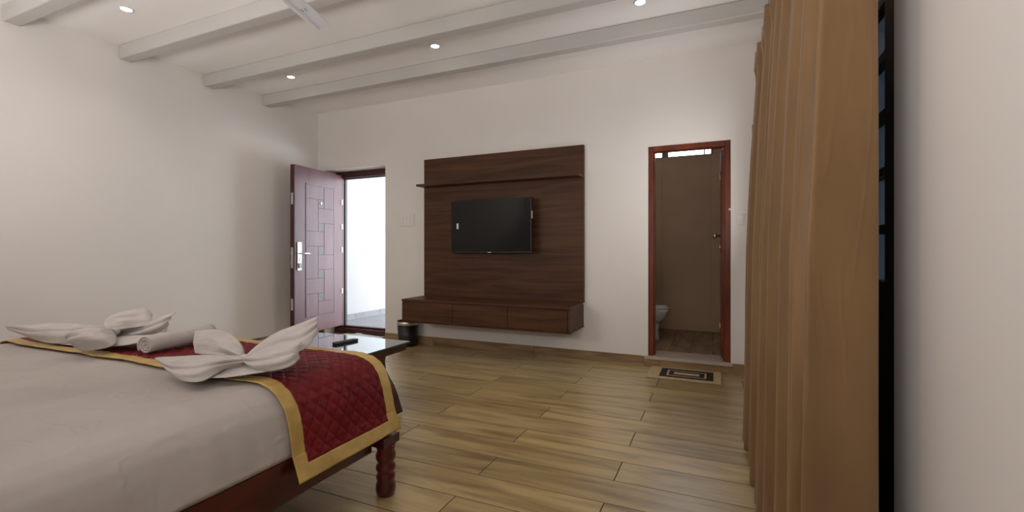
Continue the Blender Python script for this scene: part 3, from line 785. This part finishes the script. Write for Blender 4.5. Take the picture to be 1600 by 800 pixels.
# towel bow nearer the open side of the bed
t2 = empty('folded_towel', (-1.85, 1.35, .635), 'white towel folded into a four-winged bow beside the hanging side of the runner', 'towel', 'towels on the bed runner')
wing(t2, [(384, 558, 1.28), (360, 556, 1.25), (320, 555, 1.21), (280, 557, 1.18), (246, 559, 1.16)],
         [(384, 565, 1.26), (350, 577, 1.21), (315, 596, 1.15), (278, 592, 1.14), (248, 562, 1.155)], .045, seed=6, fold=.004)
wing(t2, [(382, 556, 1.31), (378, 540, 1.33), (362, 523, 1.38), (338, 515, 1.43), (305, 517, 1.47)],
         [(384, 562, 1.29), (368, 558, 1.29), (345, 557, 1.30), (322, 555, 1.32), (305, 552, 1.35)], .035, seed=7, fold=.002)
wing(t2, [(383, 558, 1.31), (402, 540, 1.36), (432, 520, 1.42), (465, 507, 1.46), (497, 495, 1.48)],
         [(388, 566, 1.29), (420, 562, 1.31), (450, 553, 1.36), (476, 546, 1.40), (498, 518, 1.47)], .025, seed=8, fold=.004)
wing(t2, [(383, 561, 1.28), (405, 548, 1.30), (430, 540, 1.32), (455, 537, 1.34), (471, 533, 1.36)],
         [(386, 567, 1.26), (398, 579, 1.25), (425, 580, 1.25), (455, 572, 1.28), (468, 560, 1.33)], .045, seed=9, fold=.003)
wing(t2, [(320, 572, 1.34), (350, 566, 1.34), (385, 562, 1.34), (420, 560, 1.38), (450, 556, 1.42)],
         [(322, 590, 1.19), (350, 590, 1.19), (390, 585, 1.215), (425, 579, 1.26), (462, 566, 1.33)], .016, name='base_fold', seed=10)
knot(t2, atY(383, 561, 1.275), .022, .020)
# rolled towel
t3 = empty('rolled_towel', (-2.4, 1.4, .635), 'tightly rolled white towel lying between the two towel bows', 'towel', 'towels on the bed runner')
RA = Vector(atY(226, 553, 1.30)); RR = .047
RA.z = .634 + RR
RB = Vector((atY(318, 523, 1.62).x, 1.66, .634 + RR))
ax = (RB - RA).normalized(); s1 = ax.cross(Vector((0, 0, 1))).normalized(); s2 = s1.cross(ax)
def roll_pt(u, v):
    turns = 3.6; th = u * turns * 2 * pi
    r = .006 + (RR - .004) * u * (1 + .02 * sin(th * 2))
    ln = (RB - RA).length
    e = .004 * noise.noise(Vector((th, v * 3, 2)))
    sag = 1 + .05 * noise.noise(Vector((v * 3, u * 2, 4)))
    return RA + ax * (v * ln + (1 - u) * .010 * (1 if v < .5 else -1) + e) + (s1 * cos(th) + s2 * sin(th)) * r * sag
ro = grid('rolled_cloth', roll_pt, 120, 16, M['towel'], t3); solid(ro, .009, -1)

# ------------------------------------------------------------------ coffee table
TX0, TX1, TY0, TY1 = -3.20, -2.12, 2.26, 2.88
tb = empty('coffee_table', (-2.66, 2.57, 0), 'low coffee table with clear glass top and dark wooden slanted legs', 'coffee table')
gt = box('glass_top', (TX0 + .001, TX1 - .001), (TY0 + .001, TY1 - .001), (.4415, .4500), M['tableglass'], tb)
boxes('glass_edge', [(TX0, TX0 + .001, TY0, TY1, .4415, .450), (TX1 - .001, TX1, TY0, TY1, .4415, .450), (TX0, TX1, TY0, TY0 + .001, .4415, .450), (TX0, TX1, TY1 - .001, TY1, .4415, .450)], M['glassedge'], tb)
box('wood_top', (TX0 + .02, TX1 - .02), (TY0 + .02, TY1 - .02), (.385, .4413), M['tablewood'], tb, bev=.004)
for sx in (1, -1):
    xt, xb = (TX1 - .02, -2.005) if sx == 1 else (TX0 + .02, TX0 - .115)
    bm = bmesh.new(); yy0, yy1 = 2.50, 2.66
    e0 = TX1 if sx == 1 else TX0
    rows_ = []
    for z_, o_, t_ in ((.386, -.035, .09), (.34, -.042, .075), (.29, -.035, .06), (.24, -.005, .052), (.19, .035, .046), (.13, .066, .042), (.07, .09, .038), (.008, .113, .036)):
        xo = e0 + sx * o_; xi = xo - sx * t_
        rows_.append([bm.verts.new(p_) for p_ in ((xi, yy0 + .02, z_), (xo, yy0 + .02, z_), (xo, yy1 - .02, z_), (xi, yy1 - .02, z_))])
    bm.faces.new(rows_[0]); bm.faces.new(rows_[-1])
    for r0, r1 in zip(rows_, rows_[1:]):
        for i in range(4): bm.faces.new((r0[i], r0[(i + 1) % 4], r1[(i + 1) % 4], r1[i]))
    xb = e0 + sx * .113
    put('leg', bm, M['tablewood'], tb)
    box('foot_pad', (min(xb, xb - sx * .035), max(xb, xb - sx * .035)), (yy0 + .02, yy1 - .02), (0, .008), M['white'], tb)
# remote control
rm = empty('remote_control', (-2.52, 2.63, .45), 'black remote control lying on the glass table top', 'remote')
TR = Matrix.Translation((-2.523, 2.632, .4503)) @ Matrix.Rotation(radians(-9), 4, 'Z')
rmb = box('body', (-.023, .023), (-.10, .10), (0.0, .018), M['black'], rm, bev=.006, T=TR, seg=3)
for i in range(7):
    for j in range(3):
        box('button', (-.016 + .0115 * j, -.008 + .0115 * j), (-.075 + .022 * i, -.063 + .022 * i), (.017, .0202), M['grey'], rmb, T=TR)

# ------------------------------------------------------------------ waste bin
bx, by = -3.385, 4.545
wb = empty('waste_bin', (bx, by, 0), 'black round waste bin with a chrome rim band under the television console', 'waste bin')
lathe('bin_body', [(.098, 0), (.104, .004), (.122, .255), (.118, .255), (.100, .01)], (bx, by, 0), M['binblack'], wb, n=40)
lathe('rim_band', [(.1225, .255), (.1245, .257), (.1255, .296), (.1225, .298), (.118, .296), (.118, .256)], (bx, by, 0), M['rim'], wb, n=40)
lathe('inner_liner', [(.1175, .25), (.1185, .303), (.1225, .303), (.1235, .299), (.1165, .299), (.115, .25)], (bx, by, 0), M['binblack'], wb, n=40)

# ------------------------------------------------------------------ mats
dm = empty('door_mat', (-.265, 4.47, 0), 'beige woven mat with dark rectangular spiral before the bathroom step', 'door mat')
X0, X1, Y0, Y1 = -.575, .048, 4.265, 4.683
def mat_fn(z): 
    def fn(u, v):
        return Vector((X0 + u * (X1 - X0) + .004 * noise.noise(Vector((v * 6, 1, 1))), Y0 + v * (Y1 - Y0) + .004 * noise.noise(Vector((u * 6, 2, 1))), z + .0015 * noise.noise(Vector((u * 20, v * 14, 3)))))
    return fn
mo = grid('woven_mat', mat_fn(.006), 40, 26, M['mat_cream'], dm); solid(mo, .010, -.2)
cxm, cym = -.245, 4.475
def ring(w, h, t): return [(cxm - w, cxm + w, cym - h, cym - h + t, .005, .0135), (cxm - w, cxm + w, cym + h - t, cym + h, .005, .0135), (cxm - w, cxm - w + t * 1.15, cym - h + t, cym + h - t, .005, .0135), (cxm + w - t * 1.15, cxm + w, cym - h + t, cym + h - t, .005, .0135)]
boxes('dark_border', ring(.225, .155, .050), M['mat_dark'], dm)
boxes('dark_spiral', ring(.150, .078, .036), M['mat_dark'], dm)
# white cotton mat in the entrance recess
X0e, X1e, Y0e, Y1e = -4.62, -3.93, 4.63, 4.865
def wm(u, v):
    x = X0e + u * (X1e - X0e); y_ = Y0e + v * (Y1e - Y0e)
    z = .006 + .010 * max(0, noise.noise(Vector((x * 5, y_ * 9, 2.2)))) + (.045 * ((u - .86) / .14) ** 2 * (v > .0) * max(0, v - .3) / .7 if u > .86 else 0)
    z += .03 * max(0, 1 - ((u - .28) / .12) ** 2) * max(0, v - .4)
    return Vector((x, y_, z))
wmo = grid('entrance_mat', wm, 44, 20, M['mat_white'], None, label='white cotton mat with a curled corner at the entrance sill', cat='door mat'); solid(wmo, .008, -.2)
